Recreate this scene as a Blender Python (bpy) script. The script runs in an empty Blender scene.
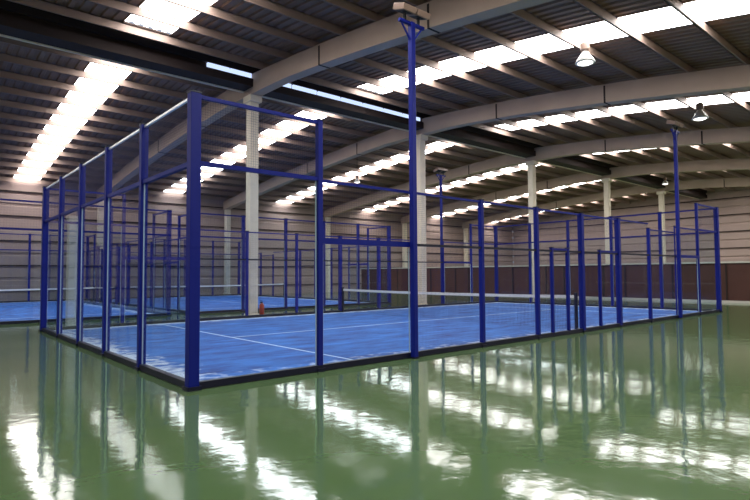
import bpy, bmesh, math, random
from mathutils import Vector, Matrix
random.seed(7)
scene = bpy.context.scene
COL = scene.collection

# ------------------------------------------------------------------ materials
def new_mat(name):
    m = bpy.data.materials.new(name); m.use_nodes = True
    nt = m.node_tree; nt.nodes.clear()
    out = nt.nodes.new('ShaderNodeOutputMaterial')
    return m, nt, out
def srgb(r, g, b):
    f = lambda c: ((c/255)/12.92 if c/255 <= .04045 else (((c/255)+.055)/1.055)**2.4)
    return (f(r), f(g), f(b), 1)
def pmat(name, col, rough=.6, metal=0, spec=.5, var=.12, scale=3.0, bump=0.0, coat=0.0):
    m, nt, out = new_mat(name)
    b = nt.nodes.new('ShaderNodeBsdfPrincipled')
    tc = nt.nodes.new('ShaderNodeTexCoord'); nz = nt.nodes.new('ShaderNodeTexNoise')
    nz.inputs['Scale'].default_value = scale; nz.inputs['Detail'].default_value = 4
    nt.links.new(tc.outputs['Object'], nz.inputs['Vector'])
    mx = nt.nodes.new('ShaderNodeMix'); mx.data_type = 'RGBA'
    c = Vector(col[:3])
    mx.inputs[6].default_value = (*(c*(1-var)), 1); mx.inputs[7].default_value = (*(c*(1+var)), 1)
    nt.links.new(nz.outputs['Fac'], mx.inputs[0]); nt.links.new(mx.outputs[2], b.inputs['Base Color'])
    b.inputs['Roughness'].default_value = rough; b.inputs['Metallic'].default_value = metal
    b.inputs['Specular IOR Level'].default_value = spec; b.inputs['Coat Weight'].default_value = coat
    if bump:
        bp = nt.nodes.new('ShaderNodeBump'); bp.inputs['Strength'].default_value = bump
        nt.links.new(nz.outputs['Fac'], bp.inputs['Height']); nt.links.new(bp.outputs['Normal'], b.inputs['Normal'])
    nt.links.new(b.outputs[0], out.inputs[0])
    return m
def emat(name, col, s):
    m, nt, out = new_mat(name)
    e = nt.nodes.new('ShaderNodeEmission'); e.inputs[0].default_value = col; e.inputs[1].default_value = s
    nt.links.new(e.outputs[0], out.inputs[0]); return m

M = {}
M['blue'] = pmat('blue_painted_steel', srgb(0, 20, 122), .5, spec=.3, var=.1)
M['navy'] = pmat('dark_blue_painted_steel', srgb(8, 10, 40), .45, var=.15)
M['wire'] = pmat('dark_blue_wire', srgb(24, 28, 82), .5)
M['pale'] = pmat('skylit_rail_white', srgb(250, 250, 250), .35, metal=.7, var=.03)  # whitened to carry the skylight falling on the left wall's top rail
M['concrete'] = pmat('column_concrete', srgb(226, 214, 194), .8, var=.12, scale=2.2, bump=.1)
M['beam'] = pmat('beam_concrete', srgb(182, 160, 144), .85, var=.12, scale=1.2, bump=.1)
M['purlin'] = pmat('purlin_steel', srgb(160, 136, 124), .55, var=.15, scale=.7)
M['sheet'] = pmat('roof_sheet', srgb(134, 106, 92), .6, var=.22, scale=.35)
M['girder'] = pmat('dark_ridge_steel', srgb(44, 30, 27), .8, var=.25, scale=.8)
M['siding'] = pmat('wall_siding', srgb(166, 144, 136), .7, var=.1, scale=.4)
M['brown'] = pmat('brown_partition', srgb(78, 44, 36), .7, var=.3, scale=.8)
M['kerb'] = pmat('pale_kerb', srgb(205, 200, 190), .7, var=.08)
M['white'] = pmat('white_enamel', srgb(235, 233, 228), .4, var=.04)
M['netmesh'] = pmat('black_net_cord', srgb(24, 24, 28), .8)
M['red'] = pmat('red_enamel', srgb(165, 58, 28), .35)
M['black'] = pmat('black_rubber', srgb(20, 20, 22), .6)
M['edge'] = pmat('glass_edge_strip', srgb(176, 196, 204), .3, var=.05)
M['housing'] = pmat('floodlight_housing', srgb(150, 124, 110), .45, var=.12, scale=8)
M['upright'] = pmat('pale_upright_coat', srgb(240, 232, 214), .7, var=.05)
M['lines'] = pmat('white_court_paint', srgb(190, 212, 240), .8, var=.08)
M['skylight'] = emat('daylit_translucent_sheet', (1.0, .99, .975, 1), 12.0)
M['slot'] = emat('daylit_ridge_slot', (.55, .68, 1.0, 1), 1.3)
M['lampglass'] = emat('lit_lamp_glass', (1, .97, .9, 1), 4.0)

# green epoxy floor
m, nt, out = new_mat('green_epoxy_floor'); M['floor'] = m
b = nt.nodes.new('ShaderNodeBsdfPrincipled'); tc = nt.nodes.new('ShaderNodeTexCoord')
n1 = nt.nodes.new('ShaderNodeTexNoise'); n1.inputs['Scale'].default_value = .5; n1.inputs['Detail'].default_value = 5
n2 = nt.nodes.new('ShaderNodeTexNoise'); n2.inputs['Scale'].default_value = 2.8; n2.inputs['Detail'].default_value = 5
for n in (n1, n2): nt.links.new(tc.outputs['Object'], n.inputs['Vector'])
mx = nt.nodes.new('ShaderNodeMix'); mx.data_type = 'RGBA'
mx.inputs[6].default_value = srgb(74, 100, 60); mx.inputs[7].default_value = srgb(92, 116, 76)
nt.links.new(n1.outputs['Fac'], mx.inputs[0]); nt.links.new(mx.outputs[2], b.inputs['Base Color'])
b.inputs['Roughness'].default_value = .07; b.inputs['IOR'].default_value = 1.7
bp = nt.nodes.new('ShaderNodeBump'); bp.inputs['Strength'].default_value = .10; bp.inputs['Distance'].default_value = .03
nt.links.new(n2.outputs['Fac'], bp.inputs['Height']); nt.links.new(bp.outputs['Normal'], b.inputs['Normal'])
nt.links.new(b.outputs[0], out.inputs[0])

# blue turf, pale sand gathered near the edges (object space, centred on the court)
def turf_mat(name, hx, hy):
    m, nt, out = new_mat(name)
    b = nt.nodes.new('ShaderNodeBsdfPrincipled'); tc = nt.nodes.new('ShaderNodeTexCoord')
    sx = nt.nodes.new('ShaderNodeSeparateXYZ'); nt.links.new(tc.outputs['Object'], sx.inputs[0])
    def math_(op, a, bb=None):
        n = nt.nodes.new('ShaderNodeMath'); n.operation = op
        for i, v in enumerate((a, bb)):
            if v is None: continue
            if isinstance(v, (int, float)): n.inputs[i].default_value = v
            else: nt.links.new(v, n.inputs[i])
        return n.outputs[0]
    ex = math_('SUBTRACT', hx, math_('ABSOLUTE', sx.outputs[0])); ey = math_('SUBTRACT', hy, math_('ABSOLUTE', sx.outputs[1]))
    e = math_('MINIMUM', ex, ey)
    nz = nt.nodes.new('ShaderNodeTexNoise'); nz.inputs['Scale'].default_value = 5; nz.inputs['Detail'].default_value = 6
    nt.links.new(tc.outputs['Object'], nz.inputs['Vector'])
    near = math_('SUBTRACT', 1.0, math_('DIVIDE', e, .55))
    s = math_('ADD', near, math_('MULTIPLY', math_('SUBTRACT', nz.outputs['Fac'], .5), 3.2))
    mr = nt.nodes.new('ShaderNodeMapRange'); nt.links.new(s, mr.inputs[0])
    mr.inputs[1].default_value = .1; mr.inputs[2].default_value = .75; mr.inputs[4].default_value = .8
    n3 = nt.nodes.new('ShaderNodeTexNoise'); n3.inputs['Scale'].default_value = 1.6; n3.inputs['Detail'].default_value = 8; n3.inputs['Roughness'].default_value = .7
    mp = nt.nodes.new('ShaderNodeMapping'); mp.inputs['Scale'].default_value = (.5, 1.6, 1)
    nt.links.new(tc.outputs['Object'], mp.inputs[0]); nt.links.new(mp.outputs[0], n3.inputs['Vector'])
    c1 = nt.nodes.new('ShaderNodeMix'); c1.data_type = 'RGBA'
    c1.inputs[6].default_value = srgb(2, 30, 112); c1.inputs[7].default_value = srgb(44, 120, 210)
    r3 = nt.nodes.new('ShaderNodeMapRange'); nt.links.new(n3.outputs['Fac'], r3.inputs[0]); r3.inputs[1].default_value = .3; r3.inputs[2].default_value = .66
    nt.links.new(r3.outputs[0], c1.inputs[0])
    c2 = nt.nodes.new('ShaderNodeMix'); c2.data_type = 'RGBA'; nt.links.new(mr.outputs[0], c2.inputs[0])
    nt.links.new(c1.outputs[2], c2.inputs[6]); c2.inputs[7].default_value = srgb(205, 215, 232)
    nt.links.new(c2.outputs[2], b.inputs['Base Color'])
    b.inputs['Roughness'].default_value = .75
    nt.links.new(b.outputs[0], out.inputs[0]); return m

# clear glass: see-through with a fresnel reflection
m, nt, out = new_mat('clear_glass'); M['glass'] = m
t = nt.nodes.new('ShaderNodeBsdfTransparent'); t.inputs[0].default_value = (.90, .94, .97, 1)
g = nt.nodes.new('ShaderNodeBsdfGlossy'); g.inputs['Roughness'].default_value = .02; g.inputs[0].default_value = (.9, .9, .9, 1)
lw = nt.nodes.new('ShaderNodeLayerWeight'); lw.inputs[0].default_value = .5
pw_ = nt.nodes.new('ShaderNodeMath'); pw_.operation = 'POWER'; nt.links.new(lw.outputs['Facing'], pw_.inputs[0]); pw_.inputs[1].default_value = 5
fr = nt.nodes.new('ShaderNodeMath'); fr.operation = 'MULTIPLY_ADD'; nt.links.new(pw_.outputs[0], fr.inputs[0]); fr.inputs[1].default_value = .8; fr.inputs[2].default_value = .03
ms = nt.nodes.new('ShaderNodeMixShader')
nt.links.new(fr.outputs[0], ms.inputs[0]); nt.links.new(t.outputs[0], ms.inputs[1]); nt.links.new(g.outputs[0], ms.inputs[2])
nt.links.new(ms.outputs[0], out.inputs[0])

# ------------------------------------------------------------------ mesh helpers
class MB:
    def __init__(s): s.v = []; s.f = []
    def add(s, vs, fs):
        n = len(s.v); s.v += [tuple(v) for v in vs]; s.f += [tuple(i+n for i in f) for f in fs]; return s
    def box(s, x0, x1, y0, y1, z0, z1):
        vs = [(x, y, z) for z in (z0, z1) for x, y in ((x0, y0), (x1, y0), (x1, y1), (x0, y1))]
        return s.add(vs, [(3,2,1,0), (4,5,6,7), (0,1,5,4), (1,2,6,5), (2,3,7,6), (3,0,4,7)])
    def cbox(s, cx, cy, sx, sy, z0, z1): return s.box(cx-sx/2, cx+sx/2, cy-sy/2, cy+sy/2, z0, z1)
    def tube(s, p, q, r, n=10, r2=None):
        p, q = Vector(p), Vector(q); d = (q-p).normalized()
        a = d.orthogonal().normalized(); b = d.cross(a); r2 = r if r2 is None else r2
        vs = [p+(a*math.cos(2*math.pi*i/n)+b*math.sin(2*math.pi*i/n))*r for i in range(n)]
        vs += [q+(a*math.cos(2*math.pi*i/n)+b*math.sin(2*math.pi*i/n))*r2 for i in range(n)]
        fs = [(i, (i+1) % n, n+(i+1) % n, n+i) for i in range(n)] + [tuple(range(n))[::-1], tuple(range(n, 2*n))]
        return s.add(vs, fs)
    def lathe(s, prof, c=(0, 0, 0), n=20):
        vs = [(c[0]+r*math.cos(2*math.pi*i/n), c[1]+r*math.sin(2*math.pi*i/n), c[2]+z) for r, z in prof for i in range(n)]
        fs = [(k*n+i, k*n+(i+1) % n, (k+1)*n+(i+1) % n, (k+1)*n+i) for k in range(len(prof)-1) for i in range(n)]
        fs += [tuple(range(n))[::-1], tuple(range((len(prof)-1)*n, len(prof)*n))]
        return s.add(vs, fs)
    def build(s, name, mat, parent=None, bevel=0, smooth=False):
        me = bpy.data.meshes.new(name); me.from_pydata(s.v, [], s.f); me.update()
        me.materials.append(mat)
        if smooth:
            for p in me.polygons: p.use_smooth = True
        o = bpy.data.objects.new(name, me); COL.objects.link(o)
        if parent: o.parent = parent
        if bevel:
            bv = o.modifiers.new('bevel', 'BEVEL'); bv.width = bevel; bv.segments = 2; bv.limit_method = 'ANGLE'
        return o
def tag(o, label=None, cat=None, group=None, kind=None):
    if label: o['label'] = label
    if cat: o['category'] = cat
    if group: o['group'] = group
    if kind: o['kind'] = kind
    return o
def thing(name, label, cat, loc=(0, 0, 0), rz=0, group=None):
    o = bpy.data.objects.new(name, None); COL.objects.link(o)
    o.location = loc; o.rotation_euler = (0, 0, rz); o.empty_display_size = .2
    return tag(o, label, cat, group)

# ------------------------------------------------------------------ hall shell
X0, X1, Y0, Y1 = -13.0, 51.0, -12.0, 30.5
YR = 10.4
def zb(y):                                   # underside of the arched roof beams
    d = abs(y-YR)
    return 7.95-.05*d-.004*d*d if y < YR else 7.95-.04*d-.0022*d*d
tag(MB().box(X0-.3, X1+.3, Y0-.3, Y1+.3, -.2, 0).build('floor', M['floor']), 'glossy green painted hall floor with bright reflections', 'floor', kind='structure')

FX = [6.4, 14.95, 24.0, 33.0, 42.0]          # roof frames
SKY = [-6.6, 2.4, 10.95, 19.7, 28.5, 37.5, 46.5]   # skylight strips, one per bay
SW = .66
def in_sky(x): return any(abs(x-s) < SW for s in SKY)
ys = [Y0 + (Y1-Y0)*i/36 for i in range(37)]
SH = .88
def sheet(xa, xb, mb):
    n = max(1, round((xb-xa)/.28)); p = (xb-xa)/n
    prof = []
    for i in range(n):
        x = xa+i*p; prof += [(x, 0), (x+.4*p, 0), (x+.5*p, .05), (x+.9*p, .05)]
    prof.append((xb, 0))
    k = len(prof)
    vs = [(x, y, zb(y)+SH+z) for y in ys for x, z in prof]
    fs = [(j*k+i, j*k+i+1, (j+1)*k+i+1, (j+1)*k+i) for j in range(len(ys)-1) for i in range(k-1)]
    mb.add(vs, fs)
mb = MB(); edges = [X0]
for s in SKY: edges += [s-SW, s+SW]
edges.append(X1)
for i in range(0, len(edges), 2): sheet(edges[i], edges[i+1], mb)
ceiling = tag(mb.build('ceiling', M['sheet']), 'dark grey corrugated metal roof sheeting', 'ceiling', kind='structure')
for i, s in enumerate(SKY):
    mb = MB(); n = 5; p = 2*SW/n; prof = []
    for q in range(n):
        x = s-SW+q*p; prof += [(x, 0), (x+.4*p, 0), (x+.5*p, .04), (x+.9*p, .04)]
    prof.append((s+SW, 0)); k = len(prof)
    yy = [y for y in ys]
    vs = [(x, y, zb(y)+SH+z) for y in yy for x, z in prof]
    fs = [(j*k+a, j*k+a+1, (j+1)*k+a+1, (j+1)*k+a) for j in range(len(yy)-1) for a in range(k-1)
          if not (YR-.75 < (yy[j]+yy[j+1])/2 < YR+.55)]
    mb.add(vs, fs)
    o = mb.build('window_%d' % (i+1), M['skylight'])
    where = ['far behind the viewer', 'in the roof bay over the near left end of the blue court', 'in the roof bay just past the nearest concrete beam',
             'in the roof bay past the second concrete beam', 'in the roof bay past the third concrete beam', 'in the roof bay past the fourth concrete beam',
             'in the last roof bay before the end wall'][i]
    tag(o, 'bright white skylight strip ' + where, 'skylight', 'roof skylight strips', 'structure')
    # opaque sheet bridging the strip under the ridge
# ridge band of sheet over the skylights
mb = MB()
for s in SKY: mb.box(s-SW, s+SW, YR-1.0, YR+1.0, zb(YR)+SH-.06, zb(YR)+SH-.02)
mb.build('ridge_sheet', M['sheet'], ceiling)
# purlins
k0 = math.ceil((Y0-.53)/1.48); k = k0
while .53+1.48*k < Y1-.2:
    y = .53+1.48*k; k += 1
    if abs(y-YR) < .45: continue
    z = zb(y)+.6
    mb = MB().box(X0, X1, y-.015, y+.015, z, z+.25).box(X0, X1, y-.045, y+.015, z, z+.02).box(X0, X1, y-.015, y+.06, z+.23, z+.25)
    mb.build('purlin', M['purlin'], ceiling)
# ridge girder and its daylight slot
rg = thing('ridge_girder', 'long dark steel ridge girder running over the concrete column tops', 'girder', (0, YR, 0))
MB().box(X0, X1, -.40, .26, 8.06, 8.34).build('girder_box', M['girder'], rg)
MB().box(X0, X1, -.40, .26, 8.52, zb(YR)+SH-.03).build('upper_box', M['girder'], rg)
MB().box(X0, X1, -.30, .26, 8.34, 8.52).build('web', M['girder'], rg)
MB().box(X0, X1, .26, .34, 8.02, 8.08).build('gutter_edge', M['concrete'], rg)
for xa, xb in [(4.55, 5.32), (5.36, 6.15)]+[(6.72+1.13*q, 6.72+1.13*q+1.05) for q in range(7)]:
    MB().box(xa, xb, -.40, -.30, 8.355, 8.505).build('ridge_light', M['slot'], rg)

# frames: columns and arched beams
ORD = ['nearest', 'second', 'third', 'fourth', 'fifth']
colnote = ['beside the red extinguisher, the nearest and tallest looking', 'standing at the back corner of the net, second from the left',
           'in front of the brown partition, third from the left', 'rising behind the brown partition, fourth from the left',
           'rising behind the brown partition, farthest in the central row']
for i, fx in enumerate(FX):
    mb = MB(); yy = [Y0+(Y1-Y0)*j/60 for j in range(61)]; w = .19
    vs = []
    for y in yy:
        z = zb(y); hg = .02 if abs(y-YR) > 2.2 else .02+.10*(1-abs(y-YR)/2.2)
        vs += [(fx-w, y, z-hg), (fx+w, y, z-hg), (fx+w, y, z+.6), (fx-w, y, z+.6)]
    fs = [(4*j+a, 4*j+(a+1) % 4, 4*j+4+(a+1) % 4, 4*j+4+a) for j in range(60) for a in range(4)]
    fs += [(0,1,2,3), (243,242,241,240)]
    br = thing('roof_beam', '%s arched concrete roof beam, %s' % (ORD[i], ['crossing above the near end of the court', 'resting on the second central column', 'resting on the third central column', 'behind the brown partition line', 'last before the end wall'][i]), 'beam', (0, 0, 0))
    o = mb.add(vs, fs).build('beam_body', M['beam'], br)
    for yj in (1.6, 6.0, 14.8, 19.4):
        MB().box(fx-w-.012, fx+w+.012, yj-.03, yj+.03, zb(yj)-.03, zb(yj)+.55).build('joint_strap', M['girder'], br)
    c = thing('concrete_column', 'pale square concrete column ' + colnote[i], 'column', (fx, YR, 0))
    MB().cbox(0, 0, .33, .33, 0, 7.84).build('shaft', M['concrete'], c, bevel=.02)
    MB().cbox(0, 0, .46, .56, 7.60, 7.84).build('capital', M['concrete'], c, bevel=.02)
    MB().cbox(0, 0, .40, .40, 0, .12).build('plinth', M['concrete'], c, bevel=.02)
    s = thing('wall_column', 'pale concrete column against the far side wall at the foot of the %s roof beam' % ORD[i], 'column', (fx, Y1-.35, 0))
    MB().cbox(0, 0, .34, .36, 0, zb(Y1-.35)-.03).build('shaft', M['concrete'], s, bevel=.02)
    MB().cbox(0, 0, .44, .44, 0, .14).build('plinth', M['concrete'], s)
pc = thing('pale_upright', 'short pale pillar seen through the glass end wall at the far left', 'upright', (.8, 10.6, 0))  # plain pale upright box behind the glass, its identity left open
MB().cbox(0, 0, .27, .27, 0, 3.12).build('shaft', M['upright'], pc, bevel=.02)
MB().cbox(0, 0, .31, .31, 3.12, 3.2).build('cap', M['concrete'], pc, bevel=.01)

# siding walls (horizontal ribs)
def siding(axis, pos, a, b, inward, name, label, top):
    prof = []; z = 0; 
    while z < 9.5:
        prof += [(z, 0), (z+.5, 0), (z+.54, .07), (z+.66, .07), (z+.70, 0)]; z += .72
    n = 40; mb = MB(); k = len(prof)
    for j in range(n+1):
        t_ = a+(b-a)*j/n
        for zz, d in prof:
            zz = min(zz, top(t_)); mb.v.append((t_, pos-inward*d, zz) if axis == 'y' else (pos-inward*d, t_, zz))
    for j in range(n):
        for i in range(k-1): mb.f.append((j*k+i, j*k+i+1, (j+1)*k+i+1, (j+1)*k+i))
    o = tag(mb.build(name, M['siding']), label, 'wall', kind='structure')
    lb = MB(); z = .62
    while z < 8.6:
        for j in range(n):
            a0, a1 = a+(b-a)*j/n, a+(b-a)*(j+1)/n
            if z+.1 > min(top(a0), top(a1)): continue
            p0, p1 = sorted((pos+inward*.0, pos+inward*.05))
            if axis == 'y': lb.box(a0, a1, p0, p1, z, z+.07)
            else: lb.box(p0, p1, a0, a1, z, z+.07)
        z += 1.44
    lb.build('horizontal_girt', M['girder'], o)
    return o
siding('y', Y1, X0, X1, -1, 'wall_left', 'pale grey ribbed metal siding along the far side of the hall', lambda t_: zb(Y1)+SH)
siding('y', Y0, X0, X1, 1, 'wall_right', 'ribbed metal siding behind the viewer', lambda t_: zb(Y0)+SH)
siding('x', X1, Y0, Y1, -1, 'wall_back', 'pale grey ribbed metal end wall above the brown partition', lambda t_: zb(t_)+SH)
siding('x', X0, Y0, Y1, 1, 'wall_front', 'ribbed metal end wall behind the viewer', lambda t_: zb(t_)+SH)

# brown partition at the far end
pw = MB().box(27.2, 27.3, Y0+.05, 29.6, .1, 1.9).build('wall_partition', M['brown'])
tag(pw, 'low dark brown partition wall across the far end of the hall', 'partition', kind='structure')
mb = MB(); y = Y0+.4
while y < 29.4: mb.box(27.14, 27.2, y-.03, y+.03, .12, 1.88); y += 1.22
mb.build('battens', M['girder'], pw)
MB().box(27.1, 27.34, Y0+.05, 29.6, 1.9, 1.98).build('top_rail', M['kerb'], pw)
MB().box(27.02, 27.32, Y0+.05, 29.6, 0, .1).build('base_kerb', M['kerb'], pw)

# ------------------------------------------------------------------ court parts
H4, H3, HG = 3.88, 2.97, 2.93
def wires(mb, a, b, z0, z1, pitch=.036, r=.0009, off=0):
    n = max(1, round((b-a)/pitch))
    for i in range(1, n):
        x = a+(b-a)*i/n; mb.box(x-r, x+r, off-r, off+r, z0, z1)
    n = max(1, round((z1-z0)/pitch))
    for i in range(n+1):
        z = z0+(z1-z0)*i/n; mb.box(a, b, off-r, off+r, z-r, z+r)
def post(root, x, h, w=.088, mat='blue', foot=True):
    o = MB().cbox(x, 0, w, w, 0, h).build('post', M[mat], root, bevel=.006)
    MB().cbox(x, 0, w+.012, w+.012, h, h+.02).build('cap', M['navy'], o)
    if foot: MB().cbox(x, 0, w+.05, w+.05, 0, .05).build('foot_plate', M['navy'], o)
    return o
def glass(root, a, b, z0, z1, off=0):
    o = MB().box(a, b, off-.006, off+.006, z0, z1).build('glass_panel', M['glass'], root)
    for e0, e1 in ((a, a+.009), (b-.009, b)): MB().box(e0, e1, off-.009, off+.009, z0, z1).build('panel_edge', M['edge'], o)
    return o
def mesh_panel(root, a, b, z0, z1, pitch=.05):
    mb = MB(); wires(mb, a, b, z0, z1, pitch); return mb.build('wire_mesh', M['wire'], root)
def rail(root, a, b, z, mat='blue', s=.05, name='rail', off=0):
    return MB().box(a, b, off-s/2, off+s/2, z-s/2, z+s/2).build(name, M[mat], root)

def end_wall(name_label, loc, rz, W=10.0, top='blue', pitch=.036, corners=True):
    r = thing('glass_end_wall', name_label, 'glass wall', loc, rz)
    n = 5
    xs = [W*i/n for i in range(n+1)]
    for i, x in enumerate(xs):
        if i in (0, n):
            if not corners: continue
            post(r, x, H4, .14, 'blue')
        else: post(r, x, H4, .11)
    for i in range(n):
        a, b = xs[i]+.05, xs[i+1]-.05
        glass(r, a, b, .08, HG)
        mesh_panel(r, a, b, HG+.05, H4-.04, pitch)
    rail(r, .05, W-.05, HG+.03, 'blue', .06, 'middle_rail')
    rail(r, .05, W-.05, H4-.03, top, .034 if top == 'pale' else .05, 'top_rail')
    rail(r, .05, W-.05, .05, 'navy', .09, 'bottom_rail')
    return r
def side_fence(label, loc, rz, L=20.0, doors=True, tall=(0, 2), pitch=.036, end_post=False, gap=None, tall_mid=None):
    r = thing('side_fence', label, 'fence', loc, rz)
    s = L/20.0
    P = [2, 4, 6, 8, 10, 12, 14, 16, 18]
    for t_ in P:
        h = H4 if t_ in (2, 18) else H3
        if t_ == 14: h = 2.8
        if tall_mid and t_ == 10: h = tall_mid
        if t_ in (4, 16) and L > 19:   # the lamp masts stand here; a slim fence stile behind them
            post(r, t_*s, H3, .04, foot=False)
        else: post(r, t_*s, h, .088 if t_ not in (10, 12) else .12)
    if doors:
        for t_ in (8.62, 9.32, 10.93):
            o = MB().cbox(t_, 0, .07, .07, 0, 2.07).build('door_post', M['blue'], r, bevel=.005)
            MB().cbox(t_, 0, .085, .085, 2.07, 2.09).build('cap', M['navy'], o)
        rail(r, 8.62, 9.32, 2.04, 'blue', .05, 'door_lintel'); rail(r, 10.93, 12, 2.04, 'blue', .05, 'door_lintel')
    for a, b in ((0, 2), (18, 20)):
        glass(r, a*s+.08, b*s-.06, .08, HG); mesh_panel(r, a*s+.08, b*s-.06, HG+.05, H4-.04, pitch)
        rail(r, a*s+.05, b*s-.04, HG+.03, 'blue', .06, 'middle_rail'); rail(r, a*s+.05, b*s-.04, H4-.03, 'blue', .05, 'top_rail')
    for a, b in ((2, 4), (16, 18)):
        glass(r, a*s+.06, b*s-.06, .08, 1.94); mesh_panel(r, a*s+.06, b*s-.06, 2.05, H3-.04, pitch)
        rail(r, a*s+.04, b*s-.04, 2.0, 'blue', .09, 'middle_rail'); rail(r, a*s+.04, b*s-.04, H3-.03, 'blue', .045, 'top_rail')
    spans = [(4, 6), (6, 8), (8, 10), (10, 12), (12, 14), (14, 16)]
    for a, b in spans:
        zt = 2.76 if a == 14 else H3-.03
        mesh_panel(r, a*s+.05, b*s-.05, .1, zt, pitch)
        rail(r, a*s+.04, b*s-.04, zt, 'blue', .04, 'top_rail')
        rail(r, a*s+.04, b*s-.04, 2.0, 'navy', .045, 'middle_rail')
    rail(r, .05, L-.05, .05, 'navy', .09, 'bottom_rail')
    return r

def court_surface(label, cx, cy, L, W, rz):
    hx, hy = L/2-.1, W/2-.1
    o = MB().box(-hx, hx, -hy, hy, 0, .012).build('court_turf', turf_mat('blue_turf', hx, hy))
    o.location = (cx, cy, .001); o.rotation_euler = (0, 0, rz); tag(o, label, 'court surface')
    svc = L/2-3.0*(L/20)
    for (a, b, c, d) in ((-svc-.025, -svc+.025, -hy+.05, hy-.05), (svc-.025, svc+.025, -hy+.05, hy-.05), (-svc, svc, -.025, .025)):
        MB().box(a, b, c, d, .012, .015).build('court_line', M['lines'], o)
    return o
def net(label, loc, rz, W=10.0, pitch=.045):
    r = thing('court_net', label, 'net', loc, rz)
    def sag(x): return .92-.04*(1-((x-W/2)/(W/2))**2)
    N = 24; mb = MB()
    for i in range(N):
        a, b = .2+(W-.4)*i/N, .2+(W-.4)*(i+1)/N
        for dy in (-.006, .006): pass
        za, zb_ = sag(a), sag(b)
        vs = [(a, -.008, za-.075), (b, -.008, zb_-.075), (b, -.008, zb_), (a, -.008, za), (a, .008, za-.075), (b, .008, zb_-.075), (b, .008, zb_), (a, .008, za)]
        mb.add(vs, [(0,1,2,3), (7,6,5,4), (3,2,6,7), (0,4,5,1), (0,3,7,4), (1,5,6,2)])
    mb.build('net_tape', M['white'], r)
    mb = MB(); wires(mb, .2, W-.2, .04, .84, pitch, .0016); mb.build('net_cord', M['netmesh'], r)
    for x in (.17, W-.17): MB().cbox(x, 0, .07, .07, .016, .98).build('net_post', M['navy'], r, bevel=.008)
    return r
def mast(label, loc, rz, h=6.05):
    r = thing('light_mast', label, 'light mast', loc, rz, 'floodlight masts of the front court')
    MB().cbox(0, 0, .10, .10, 0, h).build('pole', M['blue'], r, bevel=.01)
    MB().cbox(0, 0, .12, .12, 0, .03).build('foot_plate', M['navy'], r)
    MB().cbox(0, 0, .06, .62, h-.06, h).add([], []).build('crossarm', M['blue'], r, bevel=.008)
    mb = MB(); mb.tube((0, 0, h-.38), (0, -.26, h-.05), .018); mb.tube((0, 0, h-.38), (0, .26, h-.05), .018); mb.build('brace', M['blue'], r)
    for dy in (-.17, .17):
        f = MB().add([(-.13, dy-.15, h+.10), (.15, dy-.15, h+.19), (.15, dy+.15, h+.19), (-.13, dy+.15, h+.10),
                      (-.17, dy-.17, h+.20), (.11, dy-.17, h+.30), (.11, dy+.17, h+.30), (-.17, dy+.17, h+.20)],
                     [(3,2,1,0), (4,5,6,7), (0,1,5,4), (1,2,6,5), (2,3,7,6), (3,0,4,7)]).build('floodlight', M['housing'], r, bevel=.012)
        MB().add([(-.10, dy-.12, h+.105), (.12, dy-.12, h+.176), (.12, dy+.12, h+.176), (-.10, dy+.12, h+.105)], [(3,2,1,0)]).build('lens', M['black'], f)
        MB().box(-.02, .02, dy-.02, dy+.02, h, h+.14).build('bracket', M['black'], f)
    return r

PI = math.pi
# front court
court_surface('bright blue artificial turf of the large court in the foreground', 10, 5, 20, 10, 0)
end_wall('tall blue framed glass end wall with skylight-whitened top rail, nearest on the left', (0, 0, 0), PI/2, top='pale')
end_wall('blue framed glass end wall closing the far right end of the front court', (20, 0, 0), PI/2, corners=True)
side_fence('long blue side fence of glass and mesh beside the green floor, nearest the viewer', (0, 0, 0), 0)
side_fence('far side fence of the front court, in front of the concrete columns', (0, 10, 0), 0, doors=False, pitch=.07)
net('court net with white tape stretched across the front blue court', (10, 0, 0), PI/2)
mast('tallest blue floodlight mast, rising from the near side fence', (3.95, -.11, 0), PI/2, 6.0)
mast('blue floodlight mast near the right end of the near side fence', (16, -.11, 0), PI/2, 6.1)
mast('slim blue floodlight mast on the far side fence left of the third column', (16, 10.11, 0), -PI/2, 6.1)
# back courts, turned the other way, behind the column row
for k, (cx, nm) in enumerate(((-.5, 'left'), (10.5, 'middle'))):
    yA, Ln = 13.2, 16.2
    court_surface('blue turf of the back court on the %s behind the columns' % nm, cx, yA+Ln/2, Ln, 10, PI/2)
    end_wall('front glass end wall of the %s back court, behind the column row' % nm, (cx-5, yA, 0), 0, pitch=.08)
    end_wall('rear glass end wall of the %s back court, close to the far siding' % nm, (cx-5, yA+Ln, 0), 0, pitch=.1)
    side_fence('left side fence of the %s back court' % nm, (cx-5, yA, 0), PI/2, L=Ln, doors=False, pitch=.09)
    side_fence('right side fence of the %s back court' % nm, (cx+5, yA, 0), PI/2, L=Ln, doors=False, pitch=.09)
    net('court net with white tape across the %s back court' % nm, (cx-5, yA+Ln/2+1.6, 0), 0, pitch=.06)

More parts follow.
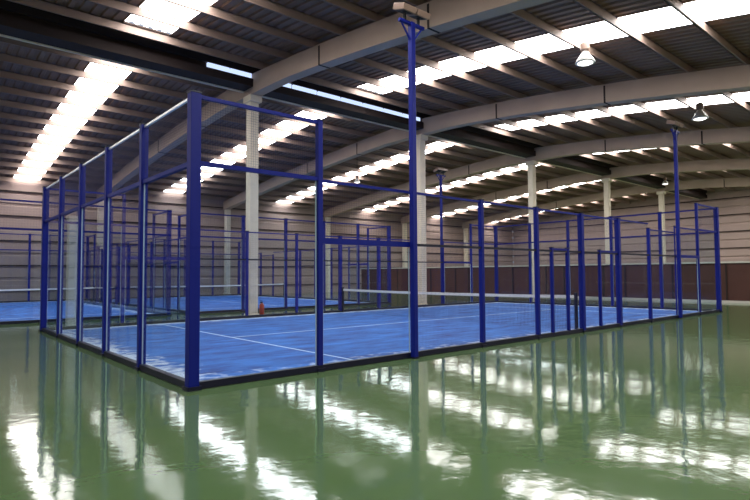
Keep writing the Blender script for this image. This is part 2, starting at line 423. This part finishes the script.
# ------------------------------------------------------------------ lamps and small things
def bell_lamp(label, loc, ztop, s=1.0):
    r = thing('hanging_lamp', label, 'lamp', loc, 0)
    MB().lathe([(.02*s, .30*s), (.07*s, .29*s), (.10*s, .24*s), (.20*s, .10*s), (.26*s, .0), (.25*s, -.02*s)]).build('shade', M['white'], r, smooth=True)
    MB().lathe([(.08*s, .30*s), (.12*s, .34*s), (.12*s, .50*s), (.08*s, .54*s)]).build('ballast_box', M['housing'], r)
    MB().lathe([(.10*s, -.06*s), (.2*s, -.02*s), (.24*s, -.015*s)]).build('lamp_glass', M['lampglass'], r)
    MB().tube((0, 0, .53*s), (0, 0, ztop-loc[2]), .012).build('hanger', M['black'], r)
    return r
def zs(y): return zb(y)+.62
bell_lamp('white bell lamp hanging below the bright skylight at the upper right', (10.87, .23, 7.14), zs(.23)+.2, 1.0)
bell_lamp('white bell lamp hanging at the right edge past the second beam', (18.05, -.2, 6.85), zs(-.2)+.2, 1.0)
bell_lamp('small white bell lamp hanging over the middle back court', (15.9, 16.2, 6.55), zs(16.2)+.2, .7)
bell_lamp('small white bell lamp hanging behind the partition left of the right mast', (34.9, 7.4, 7.3), zs(7.4)+.2, .8)

e = thing('fire_extinguisher', 'small red fire extinguisher standing at the foot of the nearest column', 'fire extinguisher', (6.68, 10.19, 0))
MB().lathe([(.07, 0), (.085, .02), (.085, .40), (.06, .46), (.03, .48)]).build('cylinder', M['red'], e, smooth=True)
MB().box(-.02, .02, -.03, .09, .48, .53).box(-.015, .015, -.02, .11, .55, .57).build('handle', M['black'], e)
MB().tube((0, .05, .5), (.09, .05, .38), .012).tube((.09, .05, .38), (.095, .04, .12), .012).build('hose', M['black'], e)

# ------------------------------------------------------------------ camera, world, view
cam = bpy.data.cameras.new('camera'); co = bpy.data.objects.new('camera', cam); COL.objects.link(co)
cam.sensor_width = 36; cam.lens = 541.925/750*36; cam.clip_end = 300
yaw, pit, rol = .7138, .0442, -.0061
R = Matrix.Rotation(-yaw, 4, 'Z') @ Matrix.Rotation(math.pi/2+pit, 4, 'X') @ Matrix.Rotation(rol, 4, 'Z')
co.matrix_world = Matrix.Translation((-2.8335, -6.8985, 1.4816)) @ R
scene.camera = co
w = bpy.data.worlds.new('world'); scene.world = w; w.use_nodes = True
bg = w.node_tree.nodes['Background']; bg.inputs[0].default_value = (.75, .85, 1, 1); bg.inputs[1].default_value = .6
scene.view_settings.view_transform = 'Standard'; scene.view_settings.look = 'None'
scene.view_settings.gamma = 1; scene.view_settings.use_curve_mapping = False
scene.view_settings.exposure = 0.0
scene.cycles.max_bounces = 10; scene.cycles.transparent_max_bounces = 48
scene.cycles.diffuse_bounces = 5; scene.cycles.glossy_bounces = 5
scene.cycles.sample_clamp_indirect = 6
